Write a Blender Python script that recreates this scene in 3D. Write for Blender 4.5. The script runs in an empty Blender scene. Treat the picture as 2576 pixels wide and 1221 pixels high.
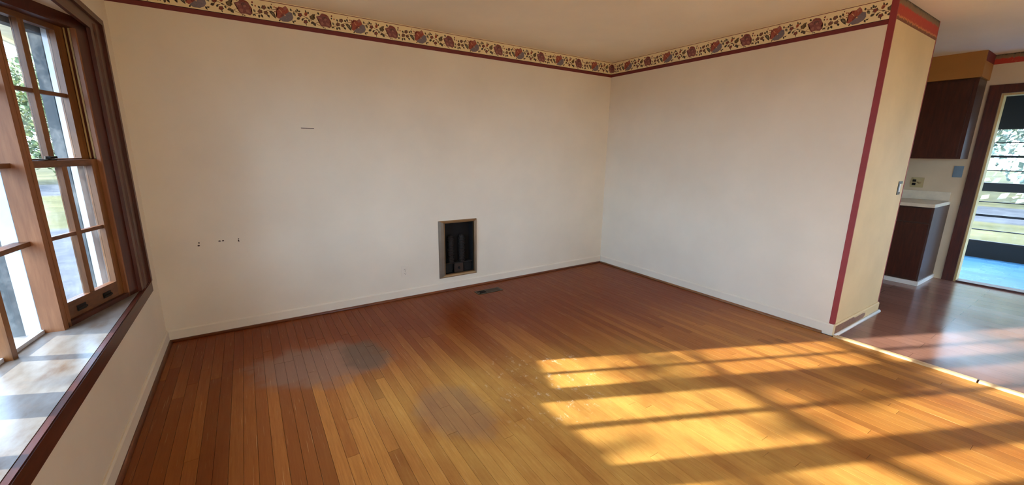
import bpy, bmesh, math, random
from mathutils import Matrix, Vector
R = random.Random(7)
scene = bpy.context.scene
COL = scene.collection

# ------------------------------------------------------------------ camera
W_PX, H_PX, F_PX = 2576, 1221, 1017.893
YAW, PITCH, ROLL = 0.5777, -0.2204, 0.0120
CAM = Vector((-3.7686, -3.6646, 1.395))
cy, sy, cp, sp = math.cos(YAW), math.sin(YAW), math.cos(PITCH), math.sin(PITCH)
fw = Vector((sy * cp, cy * cp, sp)); rt = Vector((cy, -sy, 0)); up = rt.cross(fw)
c_, s_ = math.cos(ROLL), math.sin(ROLL)
rt, up = c_ * rt + s_ * up, -s_ * rt + c_ * up
cam_d = bpy.data.cameras.new('camera'); cam = bpy.data.objects.new('camera', cam_d); COL.objects.link(cam)
cam.matrix_world = Matrix(((rt.x, up.x, -fw.x, CAM.x), (rt.y, up.y, -fw.y, CAM.y), (rt.z, up.z, -fw.z, CAM.z), (0, 0, 0, 1)))
cam_d.sensor_fit = 'HORIZONTAL'; cam_d.sensor_width = 36; cam_d.lens = 36 * F_PX / W_PX
cam_d.clip_start = 0.02; cam_d.clip_end = 500
scene.camera = cam

# ------------------------------------------------------------------ light
SUN_EL = math.radians(15.2)
SUN_AZ = Vector((-0.912, 0.410, 0)).normalized()
SUN_DIR = Vector((SUN_AZ.x * math.cos(SUN_EL), SUN_AZ.y * math.cos(SUN_EL), math.sin(SUN_EL)))
SKY_STRENGTH, SUN_STRENGTH, EXPOSURE = 3.9, 7.4, 1.7
world = bpy.data.worlds.new('sky'); scene.world = world; world.use_nodes = True
wn = world.node_tree.nodes; wl = world.node_tree.links
bg = wn['Background']
# clear late-afternoon sky: white-blue at the horizon, deeper blue overhead
tc = wn.new('ShaderNodeTexCoord'); sx = wn.new('ShaderNodeSeparateXYZ'); wl.new(tc.outputs['Generated'], sx.inputs[0])
rp = wn.new('ShaderNodeValToRGB'); wl.new(sx.outputs[2], rp.inputs[0])
for e_, (p_, c4) in zip([rp.color_ramp.elements[0], rp.color_ramp.elements[1], rp.color_ramp.elements.new(0.25)], ((0.0, (0.52, 0.76, 1.0, 1)), (0.9, (0.24, 0.48, 1.0, 1)), (0.25, (0.40, 0.67, 1.0, 1)))):
    e_.position = p_; e_.color = c4
wl.new(rp.outputs[0], bg.inputs[0]); bg.inputs[1].default_value = SKY_STRENGTH
sun_d = bpy.data.lights.new('sun', 'SUN'); sun = bpy.data.objects.new('sun', sun_d); COL.objects.link(sun)
sun_d.energy = SUN_STRENGTH; sun_d.angle = math.radians(0.6); sun_d.color = (1.0, 0.93, 0.76)
sun.rotation_euler = (-SUN_DIR).to_track_quat('-Z', 'Y').to_euler(); sun.location = SUN_DIR * 40
vs = scene.view_settings
vs.view_transform = 'Standard'; vs.look = 'None'; vs.gamma = 1.0; vs.use_curve_mapping = False; vs.exposure = EXPOSURE
cyc = scene.cycles
cyc.max_bounces = 14; cyc.diffuse_bounces = 8; cyc.glossy_bounces = 4; cyc.transparent_max_bounces = 24
cyc.use_denoising = True; cyc.sample_clamp_indirect = 8.0

# ------------------------------------------------------------------ helpers
def srgb(r, g, b):
    f = lambda c: c / 12.92 if c <= 0.04045 else ((c + 0.055) / 1.055) ** 2.4
    return (f(r / 255), f(g / 255), f(b / 255), 1)

class NT:
    def __init__(s, name):
        s.m = bpy.data.materials.new(name); s.m.use_nodes = True
        s.n = s.m.node_tree.nodes; s.l = s.m.node_tree.links; s.b = s.n['Principled BSDF']
    def new(s, t, **kw):
        n = s.n.new(t)
        for k, v in kw.items(): setattr(n, k, v)
        return n
    def put(s, sock, v):
        if isinstance(v, bpy.types.NodeSocket): s.l.new(v, sock)
        else: sock.default_value = v
    def pos(s): return s.new('ShaderNodeNewGeometry').outputs['Position']
    def mapping(s, v, scale=(1, 1, 1), loc=(0, 0, 0)):
        n = s.new('ShaderNodeMapping'); s.l.new(v, n.inputs[0]); s.put(n.inputs['Location'], loc); s.put(n.inputs['Scale'], scale); return n.outputs[0]
    def noise(s, v, scale, detail=4, rough=0.55):
        n = s.new('ShaderNodeTexNoise'); s.l.new(v, n.inputs['Vector']); n.inputs['Scale'].default_value = scale
        n.inputs['Detail'].default_value = detail; n.inputs['Roughness'].default_value = rough; return n.outputs['Fac']
    def ramp(s, f, stops):
        n = s.new('ShaderNodeValToRGB'); s.l.new(f, n.inputs[0]); e = n.color_ramp.elements
        while len(e) < len(stops): e.new(0.5)
        for q, (p, c) in zip(e, stops): q.position = p; q.color = c
        return n.outputs[0]
    def mix(s, f, a, b, mode='MIX'):
        n = s.new('ShaderNodeMix', data_type='RGBA', blend_type=mode)
        s.put(n.inputs[0], f); s.put(n.inputs[6], a); s.put(n.inputs[7], b); return n.outputs[2]
    def math(s, op, a, b=0.0, c=0.0):
        n = s.new('ShaderNodeMath', operation=op); s.put(n.inputs[0], a); s.put(n.inputs[1], b); s.put(n.inputs[2], c); return n.outputs[0]
    def mrange(s, v, a, b, c=0.0, d=1.0, smooth=False):
        n = s.new('ShaderNodeMapRange'); s.put(n.inputs[0], v)
        for i, q in zip((1, 2, 3, 4), (a, b, c, d)): n.inputs[i].default_value = q
        if smooth: n.interpolation_type = 'SMOOTHSTEP'
        return n.outputs[0]
    def xyz(s, v):
        n = s.new('ShaderNodeSeparateXYZ'); s.l.new(v, n.inputs[0]); return n.outputs
    def bump(s, h, strength, dist=0.002):
        n = s.new('ShaderNodeBump'); s.l.new(h, n.inputs['Height']); n.inputs['Strength'].default_value = strength
        n.inputs['Distance'].default_value = dist; s.l.new(n.outputs[0], s.b.inputs['Normal'])
    def out(s, col=None, rough=None, metal=None, spec=None, coat=None, coatr=None):
        if col is not None: s.put(s.b.inputs['Base Color'], col)
        if rough is not None: s.put(s.b.inputs['Roughness'], rough)
        if metal is not None: s.put(s.b.inputs['Metallic'], metal)
        if spec is not None: s.put(s.b.inputs['Specular IOR Level'], spec)
        if coat is not None: s.put(s.b.inputs['Coat Weight'], coat)
        if coatr is not None: s.put(s.b.inputs['Coat Roughness'], coatr)
        return s.m

def m_paint(name, col, rough=0.6, var=0.06, scale=2.0, bump=0.15):
    t = NT(name); p = t.pos(); n = t.noise(p, scale, 5); d = tuple(c * (1 - 2 * var) for c in col[:3]) + (1,)
    l = tuple(min(1, c * (1 + var)) for c in col[:3]) + (1,)
    if bump: t.bump(t.noise(p, 160, 2), bump, 0.001)
    return t.out(t.ramp(n, [(0.3, d), (0.7, l)]), rough)

def m_wood(name, c1, c2, axis=2, rough=0.4, scale=9.0, spec=0.5):
    t = NT(name); p = t.pos(); sc = [6, 6, 6]; sc[axis] = 0.55
    n = t.noise(t.mapping(p, sc), scale, 6, 0.65); n2 = t.noise(p, 2.3, 3)
    c = t.ramp(n, [(0.32, c1), (0.68, c2)])
    c = t.mix(t.mrange(n2, 0.35, 0.75, 0, 0.45), c, tuple(q * 0.6 for q in c1[:3]) + (1,))
    t.bump(n, 0.12, 0.001)
    return t.out(c, rough, spec=spec)

def m_flat(name, col, rough=0.5, metal=0.0, var=0.08):
    t = NT(name); n = t.noise(t.pos(), 14, 4)
    a = tuple(c * (1 - var) for c in col[:3]) + (1,); b = tuple(min(1, c * (1 + var)) for c in col[:3]) + (1,)
    return t.out(t.ramp(n, [(0.3, a), (0.7, b)]), rough, metal)

M = {}
M['wall'] = m_paint('cream_wall_paint', srgb(232, 222, 202), 0.62, 0.03)
M['ceil'] = m_paint('ceiling_paint', srgb(246, 236, 214), 0.7, 0.04, 1.1)
M['tan'] = m_paint('tan_wall_paint', srgb(226, 202, 154), 0.6)
M['kwall'] = m_paint('kitchen_wall_paint', srgb(214, 196, 164), 0.6)
M['white'] = m_paint('white_trim_paint', srgb(236, 234, 228), 0.4, 0.04, 6, 0.05)
M['casing'] = m_wood('dark_red_casing_wood', srgb(62, 25, 15), srgb(94, 40, 24), 2, 0.38)
M['casing_h'] = m_wood('dark_red_casing_wood_level', srgb(62, 25, 15), srgb(94, 40, 24), 1, 0.38)
M['sash'] = m_wood('honey_sash_wood', srgb(110, 68, 32), srgb(150, 98, 50), 2, 0.45)
M['sash_h'] = m_wood('honey_rail_wood', srgb(92, 54, 30), srgb(126, 80, 46), 1, 0.45)
M['post'] = m_wood('pale_post_wood', srgb(132, 82, 46), srgb(158, 104, 64), 2, 0.6)
M['track'] = m_wood('bare_track_wood', srgb(190, 160, 100), srgb(220, 198, 140), 2, 0.6)
M['shoe'] = m_wood('shoe_moulding_wood', srgb(96, 46, 20), srgb(132, 70, 34), 0, 0.35)
M['shoe_y'] = m_wood('shoe_moulding_wood_pale', srgb(112, 66, 36), srgb(160, 112, 72), 1, 0.4)
M['cab'] = m_wood('walnut_cabinet_wood', srgb(58, 26, 18), srgb(84, 42, 30), 2, 0.35)
M['cab_side'] = m_wood('walnut_cabinet_side', srgb(66, 42, 34), srgb(88, 60, 50), 2, 0.4)
M['soffit'] = m_paint('ochre_soffit_paint', srgb(176, 122, 58), 0.6)
M['counter'] = m_flat('cream_counter_laminate', srgb(226, 214, 190), 0.3)
M['thresh'] = m_wood('pine_threshold_wood', srgb(196, 160, 112), srgb(232, 204, 160), 1, 0.35)
M['dark'] = m_flat('black_enamel', srgb(15, 10, 8), 0.85)
M['heatplate'] = m_flat('rusty_heater_plate', srgb(56, 41, 32), 0.6, 0.3)
M['hole'] = m_flat('dark_plaster_hole', srgb(54, 38, 26), 0.9)
M['bronze'] = m_flat('dark_bronze_metal', srgb(70, 58, 42), 0.4, 0.7)
M['gmetal'] = m_flat('grey_brown_metal', srgb(132, 120, 104), 0.38, 0.75)
M['emetal'] = m_flat('heater_edge_metal', srgb(150, 120, 84), 0.35, 0.7)
M['elem'] = m_flat('dusty_heating_element', srgb(32, 23, 17), 0.8)
M['ivory'] = m_flat('ivory_plastic', srgb(228, 218, 200), 0.35, 0, 0.02)
M['kplate'] = m_flat('tan_plastic_plate', srgb(186, 170, 124), 0.4, 0, 0.03)
M['blueplate'] = m_flat('slate_blue_plate', srgb(112, 136, 152), 0.5, 0, 0.04)
M['extdark'] = m_flat('dark_exterior_trim', srgb(74, 78, 78), 0.7)
M['extwhite'] = m_flat('white_exterior_trim', srgb(206, 212, 220), 0.6)
M['eave'] = m_flat('cream_eave_boards', srgb(236, 230, 214), 0.7)
M['siding'] = m_flat('grey_exterior_siding', srgb(150, 150, 146), 0.8)
M['jal'] = m_flat('black_window_metal', srgb(26, 24, 30), 0.4)
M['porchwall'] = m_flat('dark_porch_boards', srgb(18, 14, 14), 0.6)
M['bark'] = m_flat('bark', srgb(92, 76, 62), 0.9)

def m_glass():
    t = NT('window_glass'); t.n.remove(t.b); o = t.n['Material Output']
    tr = t.new('ShaderNodeBsdfTransparent'); tr.inputs[0].default_value = (0.96, 0.98, 1.0, 1)
    gl = t.new('ShaderNodeBsdfGlossy'); gl.inputs['Roughness'].default_value = 0.02
    df = t.new('ShaderNodeBsdfTranslucent'); df.inputs[0].default_value = (0.85, 0.92, 1.0, 1)
    lw = t.new('ShaderNodeLayerWeight'); lw.inputs[0].default_value = 0.5
    frf = t.math('ADD', 0.02, t.math('MULTIPLY', t.math('POWER', lw.outputs['Facing'], 5.0), 0.5))
    m1 = t.new('ShaderNodeMixShader'); m2 = t.new('ShaderNodeMixShader')
    dust = t.ramp(t.noise(t.pos(), 9, 6, 0.7), [(0.45, (0.0, 0.0, 0.0, 1)), (0.8, (0.03, 0.03, 0.03, 1))])
    t.l.new(dust, m1.inputs[0]); t.l.new(tr.outputs[0], m1.inputs[1]); t.l.new(df.outputs[0], m1.inputs[2])
    t.l.new(frf, m2.inputs[0]); t.l.new(m1.outputs[0], m2.inputs[1]); t.l.new(gl.outputs[0], m2.inputs[2])
    t.l.new(m2.outputs[0], o.inputs[0]); return t.m
M['glass'] = m_glass()

def m_plank():
    t = NT('worn_oak_strip'); p = t.pos(); x, y, z = t.xyz(p)[0:3]
    rnd = t.new('ShaderNodeObjectInfo').outputs['Random']
    off = t.new('ShaderNodeCombineXYZ'); t.put(off.inputs[0], t.math('MULTIPLY', rnd, 37.0)); t.put(off.inputs[1], t.math('MULTIPLY', rnd, 91.0))
    va = t.new('ShaderNodeVectorMath', operation='ADD'); t.l.new(p, va.inputs[0]); t.l.new(off.outputs[0], va.inputs[1]); q = va.outputs[0]
    grain = t.noise(t.mapping(q, (34, 1.6, 6)), 3.0, 7, 0.7)
    base = t.ramp(rnd, [(0.0, srgb(140, 82, 38)), (0.3, srgb(164, 100, 46)), (0.6, srgb(176, 112, 54)), (0.85, srgb(196, 132, 64)), (1.0, srgb(150, 90, 46))])
    base = t.mix(t.mrange(grain, 0.35, 0.7, 0, 0.5), base, srgb(120, 62, 24))
    # varnish worn away: paler, yellower boards in the walked area
    wx = t.mrange(x, -3.75, -2.7, 0, 1, True)
    wy = t.mrange(t.math('ADD', y, t.math('MULTIPLY', t.math('ADD', x, 3.0), 0.28)), -1.0, -1.8, 0, 1, True)
    wear_n = t.noise(t.mapping(p, (1.6, 0.8, 1)), 2.2, 5, 0.6)
    wear = t.math('MULTIPLY', t.math('MULTIPLY', wx, wy), t.mrange(wear_n, 0.3, 0.62, 0.15, 1))
    wear = t.math('MULTIPLY', wear, t.mrange(x, -1.0, -1.9, 0.3, 1, True))
    base = t.mix(t.math('MULTIPLY', wear, 0.8), base, t.mix(grain, srgb(234, 194, 108), srgb(208, 150, 68)))
    # red-brown varnish left whole by the walls
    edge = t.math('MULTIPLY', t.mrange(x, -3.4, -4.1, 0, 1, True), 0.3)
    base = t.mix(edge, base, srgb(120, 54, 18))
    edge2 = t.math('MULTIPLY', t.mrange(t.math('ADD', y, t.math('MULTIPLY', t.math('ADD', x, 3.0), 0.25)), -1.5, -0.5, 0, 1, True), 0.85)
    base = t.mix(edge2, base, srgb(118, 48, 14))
    # grey water stain
    def blob(cx, cy_, rx, ry, ang):
        ca, sa = math.cos(ang), math.sin(ang)
        dx = t.math('SUBTRACT', x, cx); dy = t.math('SUBTRACT', y, cy_)
        a = t.math('DIVIDE', t.math('ADD', t.math('MULTIPLY', dx, ca), t.math('MULTIPLY', dy, sa)), rx)
        b = t.math('DIVIDE', t.math('SUBTRACT', t.math('MULTIPLY', dy, ca), t.math('MULTIPLY', dx, sa)), ry)
        d = t.math('SQRT', t.math('ADD', t.math('MULTIPLY', a, a), t.math('MULTIPLY', b, b)))
        d = t.math('ADD', d, t.mrange(t.noise(p, 5, 4), 0.2, 0.8, -0.35, 0.35))
        return t.mrange(d, 1.15, 0.6, 0, 1, True)
    st = t.math('MULTIPLY', blob(-3.5, -0.92, 0.44, 0.30, -0.35), 0.78)
    base = t.mix(st, base, srgb(140, 108, 90))
    st2 = t.math('MULTIPLY', blob(-3.2, -0.93, 0.17, 0.24, -0.2), 0.72)
    base = t.mix(st2, base, srgb(104, 82, 64))
    st3 = t.math('MULTIPLY', blob(-2.95, -1.85, 0.20, 0.30, 0.2), 0.4)
    base = t.mix(st3, base, srgb(140, 118, 100))
    # white scuffs
    sc = t.noise(t.mapping(p, (7, 4, 1)), 3.1, 8, 0.75)
    near = blob(-2.35, -1.9, 0.42, 0.42, 0)
    sm = t.math('ADD', t.mrange(sc, 0.69, 0.74, 0, 0.5), t.math('MULTIPLY', t.mrange(sc, 0.57, 0.62, 0, 0.65), near))
    base = t.mix(sm, base, srgb(236, 216, 186))
    # hairline scratches along the boards
    scr = t.noise(t.mapping(q, (60, 0.9, 1)), 4.0, 3, 0.5)
    base = t.mix(t.mrange(scr, 0.66, 0.72, 0, 0.35), base, srgb(238, 206, 150))
    rough = t.math('ADD', t.mrange(grain, 0.3, 0.7, 0.30, 0.44), t.math('MULTIPLY', wear, 0.16))
    t.bump(grain, 0.10, 0.001)
    return t.out(base, rough, spec=0.16)
M['plank'] = m_plank()

def m_kfloor(name, c1, c2, rough, spec):
    t = NT(name); p = t.pos()
    br = t.new('ShaderNodeTexBrick'); t.l.new(t.mapping(p, (1, 1, 1), (0, 0, 0)), br.inputs[0])
    rot = t.new('ShaderNodeVectorRotate', rotation_type='Z_AXIS'); t.l.new(p, rot.inputs[0]); rot.inputs['Angle'].default_value = math.pi / 2
    t.l.new(rot.outputs[0], br.inputs[0])
    br.inputs['Scale'].default_value = 1; br.inputs['Brick Width'].default_value = 1.2; br.inputs['Row Height'].default_value = 0.15
    br.inputs['Mortar Size'].default_value = 0.002; br.inputs['Color1'].default_value = c1; br.inputs['Color2'].default_value = c2
    br.inputs['Mortar'].default_value = tuple(q * 0.6 for q in c1[:3]) + (1,)
    n = t.noise(t.mapping(p, (20, 1.5, 1)), 3, 5)
    c = t.mix(t.mrange(n, 0.35, 0.7, 0, 0.35), br.outputs[0], tuple(q * 0.65 for q in c1[:3]) + (1,))
    t.bump(t.noise(p, 7, 3), 0.08, 0.004)
    return t.out(c, t.mrange(t.noise(p, 3, 4), 0.3, 0.7, rough - 0.05, rough + 0.06), spec=spec)
M['kfloor'] = m_kfloor('brown_vinyl_plank', srgb(136, 98, 86), srgb(152, 112, 98), 0.17, 0.35)
M['pfloor'] = m_kfloor('pale_porch_floor', srgb(86, 150, 204), srgb(100, 166, 214), 0.25, 0.25)  # blue of the mirrored sky is put into the board colour

def m_sill():
    t = NT('worn_painted_sill'); p = t.pos()
    n = t.noise(t.mapping(p, (5, 2.0, 1)), 2.4, 6, 0.6); n2 = t.noise(p, 9, 6, 0.7)
    c = t.ramp(n, [(0.30, srgb(100, 78, 60)), (0.45, srgb(122, 116, 110)), (0.62, srgb(140, 138, 136)), (0.8, srgb(112, 102, 92))])
    c = t.mix(t.mrange(n2, 0.55, 0.75, 0, 0.5), c, srgb(150, 128, 108))
    t.bump(n2, 0.2, 0.001)
    return t.out(c, 0.32, spec=0.5)
M['sill'] = m_sill()

def m_redborder():
    t = NT('red_orange_border_print'); p = t.pos(); x, y, z = t.xyz(p)[0:3]
    rag = t.noise(t.mapping(p, (60, 60, 6)), 1.0, 3, 0.7)
    zz = t.math('ADD', z, t.mrange(rag, 0.25, 0.75, -0.014, 0.014))
    v = t.mrange(zz, 2.300, 2.44, 0, 1)
    c = t.ramp(v, [(0.0, srgb(120, 66, 40)), (0.13, srgb(126, 76, 48)), (0.15, srgb(208, 140, 84)), (0.20, srgb(206, 120, 70)), (0.24, srgb(176, 58, 36)), (0.66, srgb(186, 54, 32)), (0.72, srgb(140, 108, 76)), (0.92, srgb(118, 100, 72)), (0.97, srgb(70, 56, 38))])
    return t.out(t.mix(t.mrange(t.noise(p, 40, 3), 0.6, 0.75, 0, 0.3), c, srgb(210, 150, 100)), 0.6)
M['redborder'] = m_redborder()
M['redstrip'] = m_flat('dark_red_paper_strip', srgb(146, 50, 52), 0.55, 0, 0.06)
M['maroon'] = m_flat('maroon_paper_band', srgb(112, 38, 38), 0.6, 0, 0.10)
M['borderpaper'] = m_flat('cream_border_paper', srgb(244, 226, 178), 0.6, 0, 0.03)
def m_print():
    t = NT('floral_print_ink'); a = t.new('ShaderNodeAttribute'); a.attribute_name = 'ink'
    n = t.noise(t.pos(), 120, 3)
    return t.out(t.mix(t.mrange(n, 0.35, 0.7, 0, 0.4), a.outputs['Color'], t.mix(0.5, a.outputs['Color'], srgb(210, 160, 130))), 0.6)
M['print'] = m_print()

def m_ground():
    t = NT('yard_grass_and_asphalt'); p = t.pos(); x, y, z = t.xyz(p)[0:3]
    g = t.ramp(t.noise(p, 0.35, 6, 0.7), [(0.3, srgb(52, 56, 38)), (0.55, srgb(76, 76, 54)), (0.75, srgb(100, 94, 72))])
    a = t.ramp(t.noise(p, 1.4, 6, 0.7), [(0.3, srgb(50, 54, 62)), (0.7, srgb(70, 74, 80))])
    # a drive runs past the house on the window side
    d = t.math('ADD', x, t.math('MULTIPLY', t.math('SINE', t.math('MULTIPLY', y, 0.12)), 0.8))
    lane = t.math('MULTIPLY', t.mrange(d, -4.6, -4.9, 0, 1), t.mrange(y, 10.2, 9.6, 0, 1))
    lane2 = t.math('MULTIPLY', t.mrange(y, 19, 20, 0, 1), t.mrange(y, 27, 26, 0, 1))
    lane3 = t.math('MULTIPLY', t.mrange(x, 14.5, 15, 0, 1), t.mrange(x, 21, 20.5, 0, 1))
    f = t.math('MAXIMUM', t.math('MAXIMUM', lane, lane2), lane3)
    return t.out(t.mix(f, g, a), 0.95, spec=0.05)
M['ground'] = m_ground()
def m_leaf(name, a, b, c):
    t = NT(name); r = t.noise(t.pos(), 2.2, 3)
    col = t.ramp(r, [(0.3, a), (0.5, b), (0.7, c)]); t.out(col, 0.6)
    t.put(t.b.inputs['Transmission Weight'], 0.0); t.put(t.b.inputs['Subsurface Weight'], 0.0)
    return t.m
M['leaf'] = m_leaf('green_leaves', srgb(50, 70, 44), srgb(92, 108, 70), srgb(160, 156, 90))
M['leaf2'] = m_leaf('pale_leaves', srgb(70, 92, 84), srgb(116, 134, 120), srgb(170, 176, 156))

def finish(name, bm, mat, parent=None, smooth=False):
    me = bpy.data.meshes.new(name)
    bmesh.ops.recalc_face_normals(bm, faces=bm.faces[:])
    bm.to_mesh(me); bm.free()
    if mat is not None: me.materials.append(M[mat] if isinstance(mat, str) else mat)
    if smooth:
        for f in me.polygons: f.use_smooth = True
    o = bpy.data.objects.new(name, me); COL.objects.link(o)
    if parent is not None: o.parent = parent
    return o
def bx(bm, x0, x1, y0, y1, z0, z1, T=None):
    v = [bm.verts.new(((x0, x1)[i & 1], (y0, y1)[i >> 1 & 1], (z0, z1)[i >> 2 & 1])) for i in range(8)]
    if T is not None:
        for q in v: q.co = T @ q.co
    for f in ((0, 2, 3, 1), (4, 5, 7, 6), (0, 1, 5, 4), (2, 6, 7, 3), (0, 4, 6, 2), (1, 3, 7, 5)):
        bm.faces.new([v[i] for i in f])
    return v
def boxes(name, lst, mat, parent=None, T=None, bevel=0):
    bm = bmesh.new()
    for b in lst: bx(bm, *b, T=T)
    if bevel: bmesh.ops.bevel(bm, geom=bm.edges[:], offset=bevel, segments=2, affect='EDGES', clamp_overlap=True)
    return finish(name, bm, mat, parent)
def prism(name, pts, z0, z1, mat, parent=None):
    bm = bmesh.new(); a = [bm.verts.new((p[0], p[1], z0)) for p in pts]; b = [bm.verts.new((p[0], p[1], z1)) for p in pts]
    bm.faces.new(a[::-1]); bm.faces.new(b); n = len(pts)
    for i in range(n): bm.faces.new((a[i], a[(i + 1) % n], b[(i + 1) % n], b[i]))
    return finish(name, bm, mat, parent)
def extrude_profile(name, prof, origin, u, v, d, mat, parent=None, smooth=False):
    """profile points (a, b) along u and v, swept by the vector d"""
    bm = bmesh.new(); o = Vector(origin); u, v, d = Vector(u), Vector(v), Vector(d)
    A = [bm.verts.new(o + u * a + v * b) for a, b in prof]; B = [bm.verts.new(q.co + d) for q in A]; n = len(prof)
    bm.faces.new(A); bm.faces.new(B[::-1])
    for i in range(n): bm.faces.new((A[i], B[i], B[(i + 1) % n], A[(i + 1) % n]))
    return finish(name, bm, mat, parent, smooth)
def cyl(bm, c, axis, r0, r1, h, seg=16):
    z = Vector(axis).normalized(); x = z.orthogonal().normalized(); y = z.cross(x); c = Vector(c)
    a = [bm.verts.new(c + (x * math.cos(i * 2 * math.pi / seg) + y * math.sin(i * 2 * math.pi / seg)) * r0) for i in range(seg)]
    b = [bm.verts.new(c + z * h + (x * math.cos(i * 2 * math.pi / seg) + y * math.sin(i * 2 * math.pi / seg)) * r1) for i in range(seg)]
    bm.faces.new(a[::-1]); bm.faces.new(b)
    for i in range(seg): bm.faces.new((a[i], a[(i + 1) % seg], b[(i + 1) % seg], b[i]))
def empty(name, loc=(0, 0, 0)):
    o = bpy.data.objects.new(name, None); COL.objects.link(o); o.location = loc; o.empty_display_size = 0.1; return o
def local(o, ch):
    """parent ch (built in world coordinates) to o, keeping its place"""
    ch.parent = o; ch.matrix_parent_inverse = Matrix.Translation(o.location).inverted(); return ch
def tag(o, label=None, cat=None, group=None, kind=None):
    if label: o['label'] = label
    if cat: o['category'] = cat
    if group: o['group'] = group
    if kind: o['kind'] = kind
    return o
def struct(o, label, cat): return tag(o, label, cat, kind='structure')

# ------------------------------------------------------------------ dimensions
XL, XR, XP, XK = -4.383, 0.0, 0.96, 2.92        # window wall, right wall, partition end, kitchen door wall
YR, YB = -2.561, -6.2                             # end of right wall, rear wall
HC = 2.44
HX0, HX1, HZ0, HZ1 = -2.23, -1.84, 0.152, 0.708   # heater opening in the back wall

# ------------------------------------------------------------------ shell
floor = boxes('floor', [(XL - 0.12, XR - 0.024, YB, 0.12, -0.10, -0.012)], 'hole')
struct(floor, 'worn orange-brown oak strip floor of the empty living room', 'floor')
kfloor = boxes('floor_kitchen', [(XR + 0.024, XK + 0.12, YB, 0.12, -0.10, 0.004)], 'kfloor')
struct(kfloor, 'glossy dark brown vinyl floor of the kitchen', 'floor')
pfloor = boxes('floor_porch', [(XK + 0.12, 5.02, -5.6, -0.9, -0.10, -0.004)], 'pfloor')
struct(pfloor, 'pale glossy porch floor beyond the kitchen door', 'floor')
ceil = boxes('ceiling', [(XL - 0.12, XK + 0.12, YB - 0.12, 0.12, HC, HC + 0.12)], 'ceil')
struct(ceil, 'flat tan painted ceiling', 'ceiling')
wb = boxes('wall_back', [(XL - 0.12, HX0, 0, 0.14, -0.1, HC), (HX1, XK + 0.12, 0, 0.14, -0.1, HC), (HX0, HX1, 0, 0.14, -0.1, HZ0), (HX0, HX1, 0, 0.14, HZ1, HC)], 'wall')
struct(wb, 'long cream wall with the recessed heater', 'wall')
WY0, WY1, WZ0, WZ1 = -0.45, -2.89, 0.50, 2.03
QY0, QY1, QZ0, QZ1 = -5.95, -4.05, 0.55, 2.15   # added window, unseen behind the photographer, for extra sky light on the walls
wlft = boxes('wall_left', [(XL - 0.12, XL, WY0, 0.0, -0.1, HC), (XL - 0.12, XL, QY1, WY1, -0.1, HC), (XL - 0.12, XL, YB, QY0, -0.1, HC), (XL - 0.12, XL, QY0, QY1, -0.1, QZ0), (XL - 0.12, XL, QY0, QY1, QZ1, HC), (XL - 0.12, XL, WY1, WY0, -0.1, WZ0), (XL - 0.12, XL, WY1, WY0, WZ1, HC)], 'wall')
struct(wlft, 'cream wall around the bow window', 'wall')
wr = boxes('wall_right', [(XR, XR + 0.10, YR + 0.001, 0, 0, HC)], 'wall')
struct(wr, 'pale wall running from the room corner to the kitchen opening', 'wall')
wp = boxes('wall_partition', [(XR + 0.0005, XP, YR, YR + 0.10, 0, HC), (XP - 0.10, XP, YR + 0.10, 0, 0, HC)], 'tan')
struct(wp, 'narrow tan wall facing the kitchen opening with red corner strips', 'wall')
DY0, DY1, DZ = -2.705, -3.56, 2.045
wk = boxes('wall_kitchen', [(XK, XK + 0.12, DY0, 0, 0, HC), (XK, XK + 0.12, YB, DY1, 0, HC), (XK, XK + 0.12, DY1, DY0, DZ, HC)], 'kwall')
struct(wk, 'kitchen wall with the porch doorway', 'wall')
RA, RB, RZ0, RZ1 = 0.1, 1.9, 0.85, 2.1   # added window behind the photographer, there to brighten the room
struct(boxes('wall_rear', [(XL - 0.12, RA, YB - 0.12, YB, -0.1, HC), (RB, XK + 0.12, YB - 0.12, YB, -0.1, HC), (RA, RB, YB - 0.12, YB, -0.1, RZ0), (RA, RB, YB - 0.12, YB, RZ1, HC)], 'wall'), 'cream rear wall behind the photographer', 'wall')
rw = boxes('window_6', [(RA, RA + 0.05, YB - 0.10, YB - 0.02, RZ0, RZ1), (RB - 0.05, RB, YB - 0.10, YB - 0.02, RZ0, RZ1), (RA + 0.05, RB - 0.05, YB - 0.10, YB - 0.02, RZ0, RZ0 + 0.05), (RA + 0.05, RB - 0.05, YB - 0.10, YB - 0.02, RZ1 - 0.05, RZ1), ((RA + RB) / 2 - 0.02, (RA + RB) / 2 + 0.02, YB - 0.09, YB - 0.03, RZ0 + 0.05, RZ1 - 0.05)], 'white')
struct(rw, 'wide two-pane window added in the unseen rear wall for fill light', 'window')
for x0, x1 in ((RA + 0.05, (RA + RB) / 2 - 0.02), ((RA + RB) / 2 + 0.02, RB - 0.05)): boxes('pane', [(x0, x1, YB - 0.062, YB - 0.058, RZ0 + 0.05, RZ1 - 0.05)], 'glass', rw)

qm = (QY0 + QY1) / 2
qw = boxes('window_8', [(XL - 0.10, XL - 0.02, QY0, QY0 + 0.05, QZ0, QZ1), (XL - 0.10, XL - 0.02, QY1 - 0.05, QY1, QZ0, QZ1), (XL - 0.10, XL - 0.02, QY0 + 0.05, QY1 - 0.05, QZ0, QZ0 + 0.05), (XL - 0.10, XL - 0.02, QY0 + 0.05, QY1 - 0.05, QZ1 - 0.05, QZ1), (XL - 0.09, XL - 0.03, qm - 0.02, qm + 0.02, QZ0 + 0.05, QZ1 - 0.05)], 'casing')
struct(qw, 'wide two-pane window added for fill light in the bow window wall near the rear corner', 'window')
for a, b in ((QY0 + 0.05, qm - 0.02), (qm + 0.02, QY1 - 0.05)): boxes('pane', [(XL - 0.062, XL - 0.058, a, b, QZ0 + 0.05, QZ1 - 0.05)], 'glass', qw)

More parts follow.
